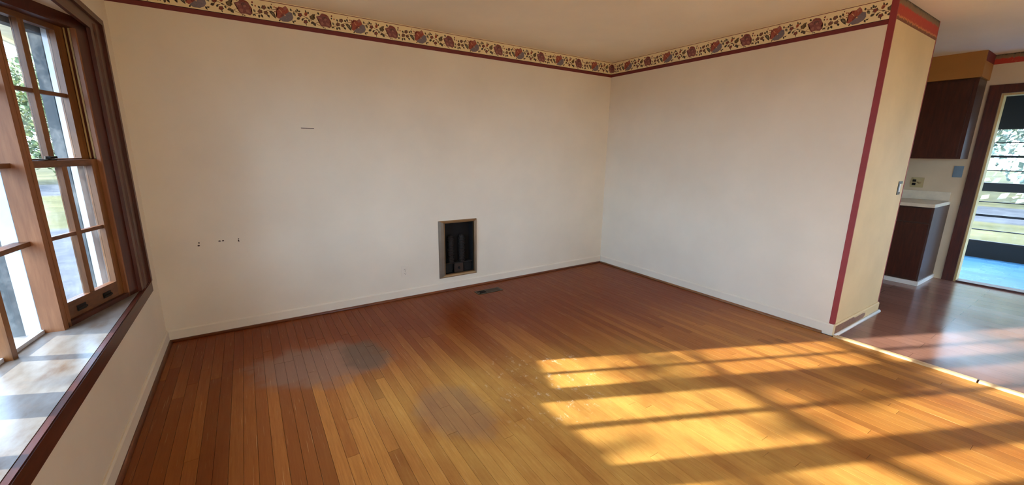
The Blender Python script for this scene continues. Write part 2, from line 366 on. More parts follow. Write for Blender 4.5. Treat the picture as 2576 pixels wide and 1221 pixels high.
# ------------------------------------------------------------------ floor boards
def px(p):
    d = Vector(p) - CAM; z = d.dot(fw)
    if z < 0.05: return None
    return W_PX / 2 + F_PX * d.dot(rt) / z, H_PX / 2 - F_PX * d.dot(up) / z, z
unit = bmesh.new(); bx(unit, -0.5, 0.5, -0.5, 0.5, -1.0, 0.0)
unit_me = bpy.data.meshes.new('plank'); bmesh.ops.recalc_face_normals(unit, faces=unit.faces[:]); unit.to_mesh(unit_me); unit.free(); unit_me.materials.append(M['plank'])
BW = 0.0572
boards = []
x = XL + 0.004
while x < XR - 0.03:
    x1 = min(x + BW, XR - 0.026); y = -0.004
    first = True
    while y > YB:
        L = R.uniform(0.45, 1.0) if first else R.uniform(0.7, 2.3); first = False
        y1 = max(y - L, YB); boards.append((x, x1, y1, y)); y = y1
    x += BW
def seen(b):
    area = 0
    n = 12
    for i in range(n + 1):
        yy = b[3] + (b[2] - b[3]) * i / n; q = px(((b[0] + b[1]) / 2, yy, 0))
        if q and -10 < q[0] < W_PX + 10 and -10 < q[1] < H_PX + 10: area += (b[1] - b[0]) * (b[3] - b[2]) / n * F_PX * F_PX / q[2] ** 2 * CAM.z / q[2]
    return area
boards = sorted(((seen(b), b) for b in boards), key=lambda q: -q[0])
rest = bmesh.new()
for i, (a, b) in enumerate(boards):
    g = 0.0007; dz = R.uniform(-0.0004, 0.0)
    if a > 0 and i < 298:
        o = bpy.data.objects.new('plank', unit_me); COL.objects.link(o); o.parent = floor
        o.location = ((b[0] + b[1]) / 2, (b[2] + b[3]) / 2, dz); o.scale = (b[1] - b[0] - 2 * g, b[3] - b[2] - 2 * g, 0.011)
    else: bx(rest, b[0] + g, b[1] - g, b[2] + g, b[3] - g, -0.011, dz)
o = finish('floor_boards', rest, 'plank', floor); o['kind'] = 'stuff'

# threshold strip between the two floors, in two lengths
for i, (a, b) in enumerate(((YR - 0.012, -3.335), (-3.345, YB))):
    o = extrude_profile('trim_%d' % (1 + i), [(-0.026, 0), (-0.020, 0.010), (-0.012, 0.013), (0.012, 0.013), (0.020, 0.010), (0.026, 0)], (0, a, 0.0), (1, 0, 0), (0, 0, 1), (0, b - a, 0), 'thresh')
    struct(o, ('pale pine threshold strip butting the partition corner', 'pale pine threshold strip continuing past the joint')[i], 'threshold')

# ------------------------------------------------------------------ baseboards and shoe moulding
BH = 0.092
def base(name, prof_o, u, d, mat, label):
    o = extrude_profile(name, [(0, 0), (0.012, 0), (0.012, BH - 0.010), (0.006, BH), (0, BH)], prof_o, u, (0, 0, 1), d, mat)
    return struct(o, label, 'baseboard')
def shoe(parent, o, u, d, mat):
    prof = [(0, 0)] + [(0.018 * math.cos(a), 0.018 * math.sin(a)) for a in [i * math.pi / 10 for i in range(6)]]
    s = extrude_profile('shoe_moulding', prof, o, u, (0, 0, 1), d, mat, parent, True); return s
b1 = base('baseboard_back', (XL + 0.0, 0, 0.0), (0, -1, 0), (-XL, 0, 0), 'wall', 'low cream baseboard under the long heater wall')
shoe(b1, (XL + 0.012, -0.012, 0), (0, -1, 0), (-XL - 0.024, 0, 0), 'shoe')
b2 = base('baseboard_right', (0, 0, 0), (-1, 0, 0), (0, YR - 0.0, 0), 'wall', 'pale baseboard under the wall that ends at the kitchen opening')
shoe(b2, (-0.012, -0.03, 0), (-1, 0, 0), (0, -2.46, 0), 'shoe_y')
b3 = base('baseboard_left', (XL, -0.012, 0), (1, 0, 0), (0, YB + 0.02, 0), 'wall', 'cream baseboard under the bow window wall')
shoe(b3, (XL + 0.012, -0.03, 0), (1, 0, 0), (0, YB + 0.05, 0), 'shoe')
b4 = base('baseboard_partition', (-0.012, YR, 0.004), (0, -1, 0), (XP + 0.012, 0, 0), 'tan', 'tan baseboard of the narrow partition with a bare wood patch')
shoe(b4, (-0.012, YR - 0.012, 0.004), (0, -1, 0), (XP + 0.03, 0, 0), 'white')
bm = bmesh.new()
pts = [(0.0, 0.022), (0.60, 0.026), (0.635, 0.045), (0.63, 0.066), (0.57, 0.072), (0.40, 0.070), (0.36, 0.084), (0.2, 0.082), (0.0, 0.086)]
A = [bm.verts.new((p[0] - 0.01, YR - 0.0122, p[1])) for p in pts]; B = [bm.verts.new((p[0] - 0.01, YR - 0.0132, p[1])) for p in pts]
bm.faces.new(A); bm.faces.new(B[::-1])
for i in range(len(A)): bm.faces.new((A[i], B[i], B[(i + 1) % len(A)], A[(i + 1) % len(A)]))
o = finish('bare_wood_patch', bm, 'shoe_y', b4); o['label'] = 'bare brown wood where the paint came off'

# ------------------------------------------------------------------ wallpaper border
ZB0, ZB1, ZB2 = 2.272, 2.302, 2.431
SX, SY = 3276.0, 3459.0
def uv(X, Y): return (X - 320) / SX, (490 + 0.155 * X - Y) / SY
INK = dict(org=srgb(158, 72, 58), blu=srgb(112, 108, 120), pur=srgb(122, 66, 70), pul=srgb(156, 98, 92), pud=srgb(88, 50, 56), red=srgb(122, 44, 40), brn=srgb(112, 68, 54),
           ora=srgb(180, 92, 50), grn=srgb(34, 34, 24), olv=srgb(92, 78, 48), gry=srgb(112, 112, 88), stm=srgb(130, 86, 52), lgt=srgb(224, 176, 130), blk=srgb(52, 36, 30))
def ell(cx, cy2, a, b, ang=0, n=9):
    t = math.radians(ang); return [(cx + a * math.cos(i * 2 * math.pi / n) * math.cos(t) - b * math.sin(i * 2 * math.pi / n) * math.sin(t), cy2 + a * math.cos(i * 2 * math.pi / n) * math.sin(t) + b * math.sin(i * 2 * math.pi / n) * math.cos(t)) for i in range(n)]
def leaf(x0, y0, x1, y1, w):
    dx, dy = x1 - x0, y1 - y0; L = math.hypot(dx, dy); nx, ny = -dy / L, dx / L
    r = [(x0, y0)]
    for t_, k in ((0.2, 0.7), (0.45, 1.0), (0.75, 0.6)): r.append((x0 + dx * t_ + nx * w * k, y0 + dy * t_ + ny * w * k))
    r.append((x1, y1))
    for t_, k in ((0.75, 0.6), (0.45, 1.0), (0.2, 0.7)): r.append((x0 + dx * t_ - nx * w * k, y0 + dy * t_ - ny * w * k))
    return r
def star(cx, cy2, r, n=5, k=0.72, ph=0):
    return [(cx + (r if i % 2 == 0 else r * k) * math.cos(ph + i * math.pi / n), cy2 + (r if i % 2 == 0 else r * k) * math.sin(ph + i * math.pi / n)) for i in range(2 * n)]
def strip(pts, w):
    out = []
    for (a, b), (c, d) in zip(pts, pts[1:]):
        L = math.hypot(c - a, d - b); nx, ny = -(d - b) / L * w, (c - a) / L * w
        out.append([(a + nx, b + ny), (c + nx, d + ny), (c - nx, d - ny), (a - nx, b - ny)])
    return out
P = []  # (ink, layer, points)
for q in strip([(490, 235), (600, 285), (720, 350), (820, 410), (900, 460), (1000, 530), (1110, 590)], 5) + strip([(1350, 605), (1480, 580), (1560, 555)], 5) + strip([(1560, 560), (1690, 512), (1820, 482), (1905, 490)], 5) + strip([(1000, 512), (1075, 495)], 5): P.append(('stm', 0, q))
P.append(('org', 1, [(150, 205), (205, 150), (290, 172), (352, 128), (398, 190), (418, 262), (345, 318), (300, 345), (232, 402), (190, 430), (132, 388), (160, 350), (140, 282)]))
P.append(('blu', 1, [(418, 262), (482, 290), (502, 400), (468, 462), (372, 503), (262, 490), (196, 430), (240, 398), (300, 345), (345, 318)]))
P.append(('red', 2, [(235, 345), (300, 300), (330, 320), (300, 350), (250, 395)])); P.append(('lgt', 2, [(282, 312), (298, 308), (345, 352), (330, 372)])); P.append(('lgt', 2, [(205, 215), (216, 210), (272, 282), (262, 290)])); P.append(('pul', 2, [(300, 180), (350, 140), (385, 190), (330, 240)]))
P.append(('pur', 1, [(1015, 360), (1110, 333), (1132, 285), (1180, 278), (1262, 310), (1300, 345), (1318, 390), (1362, 478), (1330, 520), (1362, 588), (1312, 636), (1225, 598), (1130, 600), (1092, 545), (1086, 480), (1068, 440)]))
P.append(('pud', 2, ell(1212, 405, 60, 45, 30))); P.append(('pul', 3, ell(1225, 430, 32, 30))); P.append(('pul', 2, leaf(1130, 480, 1170, 575, 34))); P.append(('pul', 2, leaf(1235, 510, 1320, 590, 30))); P.append(('pul', 2, leaf(1050, 365, 1150, 415, 22))); P.append(('red', 2, [(1150, 290), (1250, 312), (1290, 350), (1260, 352), (1200, 330), (1150, 335)])); P.append(('red', 2, [(1330, 430), (1358, 480), (1325, 515), (1310, 480)]))
for ink, a in (('red', (655, 330, 50)), ('red', (768, 492, 48)), ('brn', (1605, 445, 50)), ('brn', (1520, 540, 50)), ('brn', (1640, 565, 44))):
    P.append(('blk', 1, star(a[0], a[1], a[2] + 6, 5, 0.75, a[0]))); P.append((ink, 2, star(a[0], a[1], a[2] - 9, 5, 0.8, a[0])))
P.append(('ora', 1, ell(788, 305, 36, 52, 15))); P.append(('red', 2, ell(792, 318, 20, 30, 15)))
for a in ((470, 245, 455, 190, 16), (585, 262, 560, 225, 14), (620, 255, 595, 190, 16), (640, 262, 660, 230, 16), (795, 270, 780, 212, 12), (840, 295, 842, 250, 17), (585, 425, 650, 400, 27), (690, 462, 715, 410, 18), (715, 425, 755, 408, 8), (775, 540, 782, 580, 8), (1060, 262, 1090, 312, 18), (838, 440, 862, 490, 15), (890, 520, 950, 505, 24), (950, 520, 990, 582, 26), (780, 390, 830, 412, 12), (480, 470, 505, 530, 14), (500, 480, 555, 470, 10), (510, 480, 550, 492, 9), (190, 485, 215, 445, 14), (1150, 632, 1185, 622, 10), (1195, 628, 1215, 650, 9), (1368, 380, 1380, 418, 13), (1495, 420, 1530, 470, 17), (1690, 430, 1720, 482, 18), (1742, 408, 1765, 470, 18), (1375, 635, 1395, 600, 13), (1400, 605, 1425, 640, 12), (1495, 615, 1490, 678, 19), (1535, 610, 1568, 672, 19), (1665, 605, 1700, 668, 15), (1690, 620, 1705, 650, 12), (1880, 470, 1900, 492, 10)): P.append(('grn', 1, leaf(a[0] - (a[2] - a[0]) * 0.15, a[1] - (a[3] - a[1]) * 0.15, a[2] + (a[2] - a[0]) * 0.15, a[3] + (a[3] - a[1]) * 0.15, a[4] * 1.25)))
P.append(('olv', 1, [(865, 350), (905, 335), (935, 305), (1000, 303), (968, 330), (985, 380), (995, 400), (945, 450), (880, 425), (868, 390)])); P.append(('grn', 2, [(865, 350), (895, 345), (885, 400), (872, 392)])); P.append(('gry', 1, leaf(505, 268, 560, 365, 30))); P.append(('grn', 2, leaf(505, 268, 540, 320, 14))); P.append(('gry', 1, leaf(1392, 490, 1425, 570, 24)))
P.append(('grn', 1, [(1705, 528), (1760, 520), (1810, 555), (1832, 620), (1840, 700), (1790, 655), (1740, 590)])); P.append(('gry', 2, leaf(1750, 545, 1815, 640, 18)))
for a in ((1380, 340, 20), (1435, 415, 17), (1822, 428, 16), (1860, 445, 16), (1905, 455, 15), (1830, 535, 14), (1960, 450, 12), (60, 105, 12)): P.append(('ora' if a[0] % 3 else 'red', 1, ell(*a[:2], a[2], a[2] * 1.2)))
PERIOD = 0.522

def border(idx, along, out, origin, length, s0, label):
    """s0: run position of the wall start in the repeating print; along/out: world axes"""
    al, ou, og = Vector(along), Vector(out), Vector(origin)
    def slab(name, z0, z1, th, mat, par=None):
        bm = bmesh.new(); v = []
        for t_ in (0, th):
            for a, z in ((0, z0), (length, z0), (length, z1), (0, z1)): v.append(bm.verts.new(og + al * a + ou * t_ + Vector((0, 0, z))))
        for f in ((0, 1, 2, 3), (7, 6, 5, 4), (0, 4, 5, 1), (1, 5, 6, 2), (2, 6, 7, 3), (3, 7, 4, 0)): bm.faces.new([v[i] for i in f])
        return finish(name, bm, mat, par)
    r = slab('trim_%d' % idx, ZB0, HC - 0.001, 0.0008, 'borderpaper'); struct(r, label, 'wallpaper border')
    slab('maroon_band', ZB0, ZB1, 0.0016, 'maroon', r)
    slab('pin_stripe', ZB1, ZB1 + 0.0035, 0.0018, 'dark', r)
    slab('pin_stripe', ZB2 - 0.001, ZB2 + 0.003, 0.0014, 'maroon', r)
    bm = bmesh.new(); lay = bm.loops.layers.float_color.new('ink')
    k0 = math.floor(s0 / PERIOD) - 1; k1 = math.ceil((s0 + length) / PERIOD) + 1
    for k in range(k0, k1 + 1):
        for ink, layer, pts in P:
            ps = []
            for X, Y in pts:
                u, v = uv(X, Y); ps.append((u + k * PERIOD - s0, v))
            lo, hi = min(p[0] for p in ps), max(p[0] for p in ps)
            if hi < 0.0 or lo > length: continue
            ps = [(min(max(a, 0.0), length), b) for a, b in ps]
            vs_ = [bm.verts.new(og + al * a + ou * (0.0012 + 0.0003 * layer) + Vector((0, 0, ZB1 + min(b, ZB2 - ZB1 - 0.003)))) for a, b in ps]
            try: f = bm.faces.new(vs_)
            except ValueError: continue
            for lp in f.loops: lp[lay] = INK[ink]
    if al.cross(Vector((0, 0, 1))).dot(ou) < 0:
        for f in bm.faces: f.normal_flip()
    me = bpy.data.meshes.new('floral_print'); bmesh.ops.triangulate(bm, faces=[f for f in bm.faces if len(f.verts) > 4]); bm.to_mesh(me); bm.free(); me.materials.append(M['print'])
    o = bpy.data.objects.new('floral_print', me); COL.objects.link(o); o.parent = r
    return r
# print phase: a two-tone flower sits 0.27 m before the room corner
def phase(s): return s
border(3, (1, 0, 0), (0, -1, 0), (XL, 0, 0), -XL, XL + 0.270 + 8 * PERIOD, 'floral wallpaper border along the top of the long heater wall')
border(4, (0, -1, 0), (-1, 0, 0), (0, 0, 0), -YR - 0.034, 0.270 + 8 * PERIOD, 'floral wallpaper border above the wall beside the kitchen opening')

# dark red strips on the two outer corners of the partition
cs = boxes('trim_5', [(-0.0016, 0.0, YR, YR + 0.036, BH, HC - 0.0005), (-0.0016, 0.010, YR - 0.0016, YR, BH, HC - 0.0005)], 'redstrip')
struct(cs, 'dark red paper strip wrapped round the corner where the floral border ends', 'corner strip')
cs = boxes('trim_6', [(XP - 0.012, XP + 0.0016, YR - 0.0016, YR, BH, HC - 0.0005), (XP, XP + 0.0016, YR, YR + 0.03, BH, HC - 0.0005)], 'redstrip')
struct(cs, 'thin dark red paper strip on the kitchen-side corner of the partition', 'corner strip')
rb = boxes('trim_7', [(0.010, XP - 0.012, YR - 0.0014, YR, 2.300, HC - 0.0005)], 'redborder')
struct(rb, 'red-orange border with ragged olive top on the narrow partition', 'wallpaper border')
rb = boxes('trim_8', [(XK - 0.0014, XK, YB, -2.592, 2.345, HC - 0.0005)], 'redborder')
struct(rb, 'red-orange border above the porch doorway', 'wallpaper border')

# ------------------------------------------------------------------ bow window
ZS = 0.555
N0, N1, N2, N3, N4 = [Vector(p) for p in ((-4.383, -0.530, 0), (-4.556, -1.030, 0), (-4.629, -1.671, 0), (-4.556, -2.312, 0), (-4.383, -2.812, 0))]
def panel(a, b):
    d = (b - a).normalized(); n = Vector((-d.y, d.x, 0)); L = (b - a).length
    return Matrix(((d.x, n.x, 0, a.x), (d.y, n.y, 0, a.y), (0, 0, 1, 0), (0, 0, 0, 1))), L
def sash(parent, T, n0, n1, s0, s1, z0, z1, gs0, gs1, gz0, gz1, mid, mz, name, mats=('sash', 'sash_h')):
    a = boxes(name, [(s0, gs0, n0, n1, z0, z1), (gs1, s1, n0, n1, z0, z1)], mats[0], parent, T)
    boxes('top_rail', [(gs0, gs1, n0, n1, gz1, z1)], mats[1], a, T); boxes('bottom_rail', [(gs0, gs1, n0, n1, z0, gz0)], mats[1], a, T)
    boxes('muntin', [(mid - 0.016, mid + 0.016, n0 + 0.003, n1 - 0.003, gz0, gz1)], mats[0], a, T)
    boxes('muntin', [(gs0, gs1, n0 + 0.006, n1 - 0.006, mz - 0.009, mz + 0.009)], mats[1], a, T)
    nm = n1 - 0.009
    for p0, p1 in ((gs0, mid - 0.016), (mid + 0.016, gs1)):
        for q0, q1 in ((gz0, mz - 0.009), (mz + 0.009, gz1)): boxes('pane', [(p0, p1, nm - 0.0015, nm + 0.0015, q0, q1)], 'glass', a, T)
    return a
def double_hung(idx, a, b, flip, label):
    T, L = panel(a, b)
    if flip: T = T @ Matrix(((-1, 0, 0, L), (0, 1, 0, 0), (0, 0, 1, 0), (0, 0, 0, 1)))
    w = boxes('window_%d' % idx, [(-0.03, 0.008, 0.004, 0.125, ZS, 1.995), (0.452, 0.60, 0.0, 0.06, ZS, 1.995), (0.452, 0.60, 0.06, 0.11, ZS, 1.995), (-0.03, 0.60, 0.0, 0.125, 1.975, 2.035)], 'casing', None, T)
    struct(w, label, 'window')
    boxes('inner_stop', [(0.008, 0.024, 0.0, 0.018, ZS, 1.975), (0.440, 0.452, 0.0, 0.018, ZS, 1.975)], 'post', w, T)
    boxes('base_stop', [(0.008, 0.50, 0.0, 0.034, ZS, 0.578)], 'casing_h', w, T)
    boxes('sash_track', [(0.4495, 0.452, 0.026, 0.034, 1.335, 1.975), (0.4485, 0.452, 0.046, 0.052, 1.335, 1.975)], 'track', w, T)
    lo = sash(w, T, 0.019, 0.053, 0.010, 0.4485, 0.579, 1.331, 0.055, 0.397, 0.662, 1.300, 0.222, 0.974, 'lower_sash')
    sash(w, T, 0.055, 0.089, 0.010, 0.4485, 1.297, 1.975, 0.055, 0.397, 1.338, 1.950, 0.216, 1.645, 'upper_sash')
    for s in (0.13, 0.31): boxes('sash_lift', [(s - 0.03, s + 0.03, 0.010, 0.0188, 0.606, 0.616), (s - 0.03, s + 0.03, 0.0165, 0.0188, 0.600, 0.630)], 'dark', lo, T, 0.002)
    lk = boxes('sash_lock', [(0.125, 0.195, 0.024, 0.048, 1.3312, 1.336)], 'dark', lo, T)
    bm = bmesh.new(); cyl(bm, T @ Vector((0.160, 0.036, 1.336)), (0, 0, 1), 0.012, 0.010, 0.014, 12); bx(bm, 0.150, 0.190, 0.018, 0.030, 1.340, 1.350, T)
    finish('lock_lever', bm, 'dark', lk)
    # outside stops and casing
    boxes('outside_liner', [(0.0085, 0.0095, 0.0545, 0.0905, ZS, 1.2965), (0.449, 0.4515, 0.0545, 0.0905, ZS, 1.2965)], 'extwhite', w, T)
    for e0, e1 in ((-0.02, 0.045), (0.408, 0.47)):
        boxes('outside_stop', [(e0, e1, 0.091, 0.118, ZS, 1.99)], 'extwhite', w, T)
    for e0, e1 in ((-0.02, 0.040), (0.413, 0.50)):
        boxes('outside_casing', [(e0, e1, 0.126, 0.175, ZS - 0.02, 2.03)], 'extdark', w, T)
    boxes('outside_head_casing', [(-0.02, 0.5, 0.126, 0.175, 1.935, 2.03)], 'extdark', w, T)
    return w
def fixed(idx, a, b, flip, label):
    T, L = panel(a, b)
    w = boxes('window_%d' % idx, [(0.004, 0.030, 0.0, 0.074, ZS, 1.995), (L - 0.030, L - 0.004, 0.0, 0.074, ZS, 1.995)], 'post', None, T)
    struct(w, label, 'window')
    boxes('head_jamb', [(0.0, L, 0.0, 0.125, 1.96, 2.035)], 'casing_h', w, T); boxes('base_strip', [(0.030, L - 0.030, 0.066, 0.090, ZS, 0.572)], 'extwhite', w, T)
    mid = 0.342; zz = [0.572, 0.975, 1.313, 1.640, 1.96]
    if flip: mid = L - mid
    boxes('muntin', [(mid - 0.016, mid + 0.016, 0.040, 0.092, ZS, 1.96)], 'sash', w, T)
    for z in zz[1:4]: boxes('muntin', [(0.030, mid - 0.016, 0.040, 0.090, z - 0.010, z + 0.010), (mid + 0.016, L - 0.030, 0.040, 0.090, z - 0.010, z + 0.010)], 'sash_h', w, T)
    for p0, p1 in ((0.030, mid - 0.016), (mid + 0.016, L - 0.030)):
        for i in range(4): boxes('pane', [(p0, p1, 0.0735, 0.0765, zz[i] + (0.010 if i else 0), zz[i + 1] - (0.010 if i < 3 else 0))], 'glass', w, T)
    for e0, e1 in ((0.0, 0.030), (L - 0.030, L)):
        boxes('outside_stop', [(e0, e1, 0.0745, 0.128, ZS, 1.99)], 'extwhite', w, T)
        boxes('outside_casing', [(e0, e1, 0.129, 0.185, ZS - 0.02, 2.03)], 'extdark', w, T)
    return w
double_hung(1, N1, N0, False, 'double-hung window of the bow nearest the heater wall, four panes over four')
fixed(2, N2, N1, False, 'fixed eight-pane window of the bow next to the double-hung one')
fixed(3, N3, N2, True, 'fixed eight-pane window of the bow on its far half')
double_hung(4, N4, N3, True, 'double-hung window at the rear end of the bow')
# posts between the units
def off(N, a, b, k):
    d = (a - b).normalized(); return N + Vector((-d.y, d.x, 0)) * k
for i, (N, A_, B_) in enumerate(((N1, N0, N2), (N2, N1, N3), (N3, N2, N4))):
    p1 = off(N, A_, N, 0.17); p2 = off(N, N, B_, 0.17); t1 = (A_ - N).normalized(); t2 = (B_ - N).normalized()
    o = prism('trim_%d' % (9 + i), [N + t1 * 0.006, p1 + t1 * 0.004, p2 + t2 * 0.004, N + t2 * 0.006], ZS, 2.035, 'post')
    struct(o, ('peach wooden post between the double-hung and the fixed bow windows', 'wooden post in the middle of the bow window', 'wooden post on the rear side of the bow window')[i], 'window post')
arc = [N0, N1, N2, N3, N4]
outer = [Vector((-4.42, -0.44, 0)), Vector((-4.47, -0.46, 0))] 
inner_front = XL + 0.003
def bowpoly(xf, ext, y0=-0.452, y1=-2.888):
    pts = [(xf, y0)]
    n = [off(N0, N0, N1, ext)] + [off(N1, N0, N2, ext), off(N2, N1, N3, ext), off(N3, N2, N4, ext)] + [off(N4, N3, N4, ext)]
    pts += [(n[0].x - 0.005, y0)] if n[0].y < y0 else []
    pts += [(p.x, max(min(p.y, y0), y1)) for p in n] + [(xf, y1)]
    return pts
sill = prism('trim_12', bowpoly(XL + 0.0, 0.19), 0.505, ZS, 'sill')
struct(sill, 'deep worn white sill board of the bow window', 'window sill')
apron = boxes('trim_13', [(XL, XL + 0.026, -3.04, -0.300, 0.484, ZS + 0.001)], 'casing_h', None, None, 0.004)
struct(apron, 'dark red-brown nosing board along the front of the window sill', 'window trim')
head = prism('trim_14', bowpoly(XL, 0.19), 2.036, 2.06, 'casing_h'); struct(head, 'brown head board above the bow windows', 'window trim')
struct(prism('wall_bow_base', bowpoly(XL - 0.121, 0.17), -0.5, 0.504, 'siding'), 'outside skirt wall under the bow window', 'wall')
# inside casing on the wall
def vcasing(idx, y0, y1, yo, label):
    o = boxes('trim_%d' % idx, [(XL, XL + 0.016, min(y0, y1), max(y0, y1), ZS + 0.0015, 2.0)], 'casing'); struct(o, label, 'window casing')
    boxes('back_band', [(XL, XL + 0.030, min(y1, yo), max(y1, yo), ZS + 0.0015, 2.09)], 'casing', o)
vcasing(15, -0.535, -0.335, -0.300, 'dark red-brown casing of the bow window on the heater wall side')
vcasing(16, -2.807, -3.007, -3.042, 'dark red-brown casing of the bow window on its rear side')
o = boxes('trim_17', [(XL, XL + 0.016, -3.007, -0.335, 2.0, 2.06)], 'casing_h'); struct(o, 'dark red-brown head casing across the bow window', 'window casing')
boxes('back_band', [(XL, XL + 0.030, -3.007, -0.335, 2.06, 2.09)], 'casing_h', o)

# ------------------------------------------------------------------ wall heater
h = empty('wall_heater', (-2.036, 0, HZ0)); tag(h, 'recessed electric wall heater without its grille in a worn metal frame', 'heater')
fo = (-2.247, -1.826, 0.138, 0.723); fi = (-2.184, -1.858, 0.172, 0.697)
def frame_piece(name, a, b, c, d, mat):
    """a,b outer edge; c,d inner edge, in (x, z); outer edge lies low on the wall, ridge stands proud"""
    bm = bmesh.new()
    mid = lambda p, q, t_: (p[0] * (1 - t_) + q[0] * t_, p[1] * (1 - t_) + q[1] * t_)
    prof = [(0.0, 0.0), (0.0, 0.008), (0.35, 0.020), (0.8, 0.018), (1.0, 0.010), (1.0, 0.0)]
    V0 = [bm.verts.new((mid(a, c, t_)[0], -dd, mid(a, c, t_)[1])) for t_, dd in prof]; V1 = [bm.verts.new((mid(b, d, t_)[0], -dd, mid(b, d, t_)[1])) for t_, dd in prof]
    for i in range(len(prof)): bm.faces.new((V0[i], V0[(i + 1) % 6], V1[(i + 1) % 6], V1[i]))
    return local(h, finish(name, bm, mat))
oc = [(fo[0], fo[2]), (fo[1], fo[2]), (fo[1], fo[3]), (fo[0], fo[3])]; ic = [(fi[0], fi[2]), (fi[1], fi[2]), (fi[1], fi[3]), (fi[0], fi[3])]
for i, mt in enumerate(('emetal', 'gmetal', 'emetal', 'gmetal')):
    frame_piece(('frame_bottom', 'frame_side', 'frame_top', 'frame_side')[i], oc[i], oc[(i + 1) % 4], ic[i], ic[(i + 1) % 4], mt)
local(h, boxes('inner_lip', [(fi[0] - 0.004, fi[0], -0.014, 0.012, fi[2], fi[3]), (fi[1], fi[1] + 0.004, -0.014, 0.012, fi[2], fi[3]), (fi[0], fi[1], -0.012, 0.012, fi[3], fi[3] + 0.004), (fi[0], fi[1], -0.012, 0.012, fi[2] - 0.004, fi[2])], 'emetal'))
e = 0.001
local(h, boxes('liner', [(HX0 + e, HX0 + 0.03, 0.012, 0.13, HZ0 + e, HZ1 - e), (HX1 - 0.012, HX1 - e, 0.012, 0.13, HZ0 + e, HZ1 - e), (HX0 + 0.03, HX1 - 0.012, 0.122, 0.13, HZ0 + e, HZ1 - e), (HX0 + 0.03, HX1 - 0.012, 0.012, 0.122, HZ1 - 0.006, HZ1 - e), (HX0 + 0.03, HX1 - 0.012, 0.012, 0.122, HZ0 + e, HZ0 + 0.014)], 'dark'))
for cx_ in (-2.085, -1.960):
    bm = bmesh.new()
    cyl(bm, (cx_, 0.075, 0.270), (0, 0, 1), 0.026, 0.026, 0.27, 14)
    for k in range(15): cyl(bm, (cx_, 0.075, 0.280 + k * 0.0172), (0, 0, 1), 0.036, 0.036, 0.007, 14)
    el = local(h, finish('heating_element', bm, 'elem'))
    bm = bmesh.new(); cyl(bm, (cx_, 0.075, 0.5405), (0, 0, 1), 0.030, 0.018, 0.014, 14)
    cp_ = finish('ceramic_cap', bm, 'elem'); local(h, cp_)
bp = local(h, boxes('base_plate', [(-2.065, -1.965, 0.030, 0.046, 0.168, 0.262)], 'heatplate', None, None, 0.003))
bm = bmesh.new(); cyl(bm, (-2.015, 0.0295, 0.212), (0, -1, 0), 0.014, 0.012, 0.010, 16); bx(bm, -2.018, -2.012, 0.010, 0.0195, 0.201, 0.223); local(h, finish('thermostat_stem', bm, 'dark'))
local(h, boxes('side_shield', [(-2.185, -2.080, 0.050, 0.06, 0.168, 0.255)], 'dark')); local(h, boxes('side_shield', [(-1.955, -1.860, 0.050, 0.06, 0.168, 0.255)], 'dark'))
local(h, boxes('element_shelf', [(-2.199, -1.853, 0.050, 0.121, 0.258, 0.268)], 'elem'))

# ------------------------------------------------------------------ outlets and plates
def outlet(loc, face, label, plate, dark_sockets, w=0.070, hgt=0.115):
    o = empty('wall_outlet', loc); tag(o, label, 'outlet')
    fx, fy = face; tx, ty = -fy, fx
    def bxl(name, u0, u1, d0, d1, z0, z1, mat, par=None, bev=0):
        T = Matrix(((tx, fx, 0, loc[0]), (ty, fy, 0, loc[1]), (0, 0, 1, loc[2]), (0, 0, 0, 1)))
        return local(o, boxes(name, [(u0, u1, d0, d1, z0, z1)], mat, None, T, bev))
    bxl('cover_plate', -w / 2, w / 2, 0.0, 0.006, -hgt / 2, hgt / 2, plate, None, 0.002)
    for zc in (0.0195, -0.0195):
        bxl('receptacle', -0.016, 0.016, 0.006, 0.009, zc - 0.014, zc + 0.014, dark_sockets, None, 0.001)
        for u0, u1, z0, z1 in ((-0.0075, -0.0055, -0.002, 0.007), (0.0055, 0.0075, -0.002, 0.007), (-0.002, 0.002, -0.010, -0.006)):
            bxl('slot', u0, u1, 0.0088, 0.0094, zc + z0, zc + z1, 'dark')
    bm = bmesh.new(); cyl(bm, (loc[0] + fx * 0.006, loc[1] + fy * 0.006, loc[2]), (fx, fy, 0), 0.003, 0.003, 0.0012, 10); local(o, finish('screw', bm, 'gmetal'))
    return o
outlet((-2.597, 0, 0.269), (0, -1), 'cream duplex outlet low on the wall left of the heater', 'ivory', 'ivory', 0.064, 0.115)
ko = outlet((XK, -2.215, 1.098), (-1, 0), 'kitchen outlet plate with dark sockets above the counter', 'kplate', 'kplate', 0.115, 0.118)
for ch in list(ko.children):
    if ch.name.startswith(('receptacle', 'slot')):
        ch.location.y += 0.026
        if ch.name.startswith('receptacle'): ch.data.materials[0] = M['dark']
local(ko, boxes('switch_toggle', [(XK - 0.018, XK - 0.006, -2.250, -2.238, 1.088, 1.108)], 'kplate'))
sp_ = boxes('switch_plate', [(XK - 0.006, XK, -2.566, -2.490, 1.175, 1.300)], 'blueplate', None, None, 0.002); tag(sp_, 'slate blue blank plate beside the porch door casing', 'wall plate')

# pull plate near the edge of the partition
dp = empty('flush_pull', (0.855, YR, 1.135)); tag(dp, 'dark bronze C-shaped flush pull on the narrow partition', 'door pull')
local(dp, boxes('pull_plate', [(0.804, 0.836, YR - 0.004, YR, 1.080, 1.192), (0.836, 0.898, YR - 0.004, YR, 1.170, 1.192), (0.836, 0.880, YR - 0.004, YR, 1.080, 1.102)], 'bronze'))
local(dp, boxes('pull_insert', [(0.836, 0.872, YR - 0.002, YR, 1.102, 1.170)], 'white'))

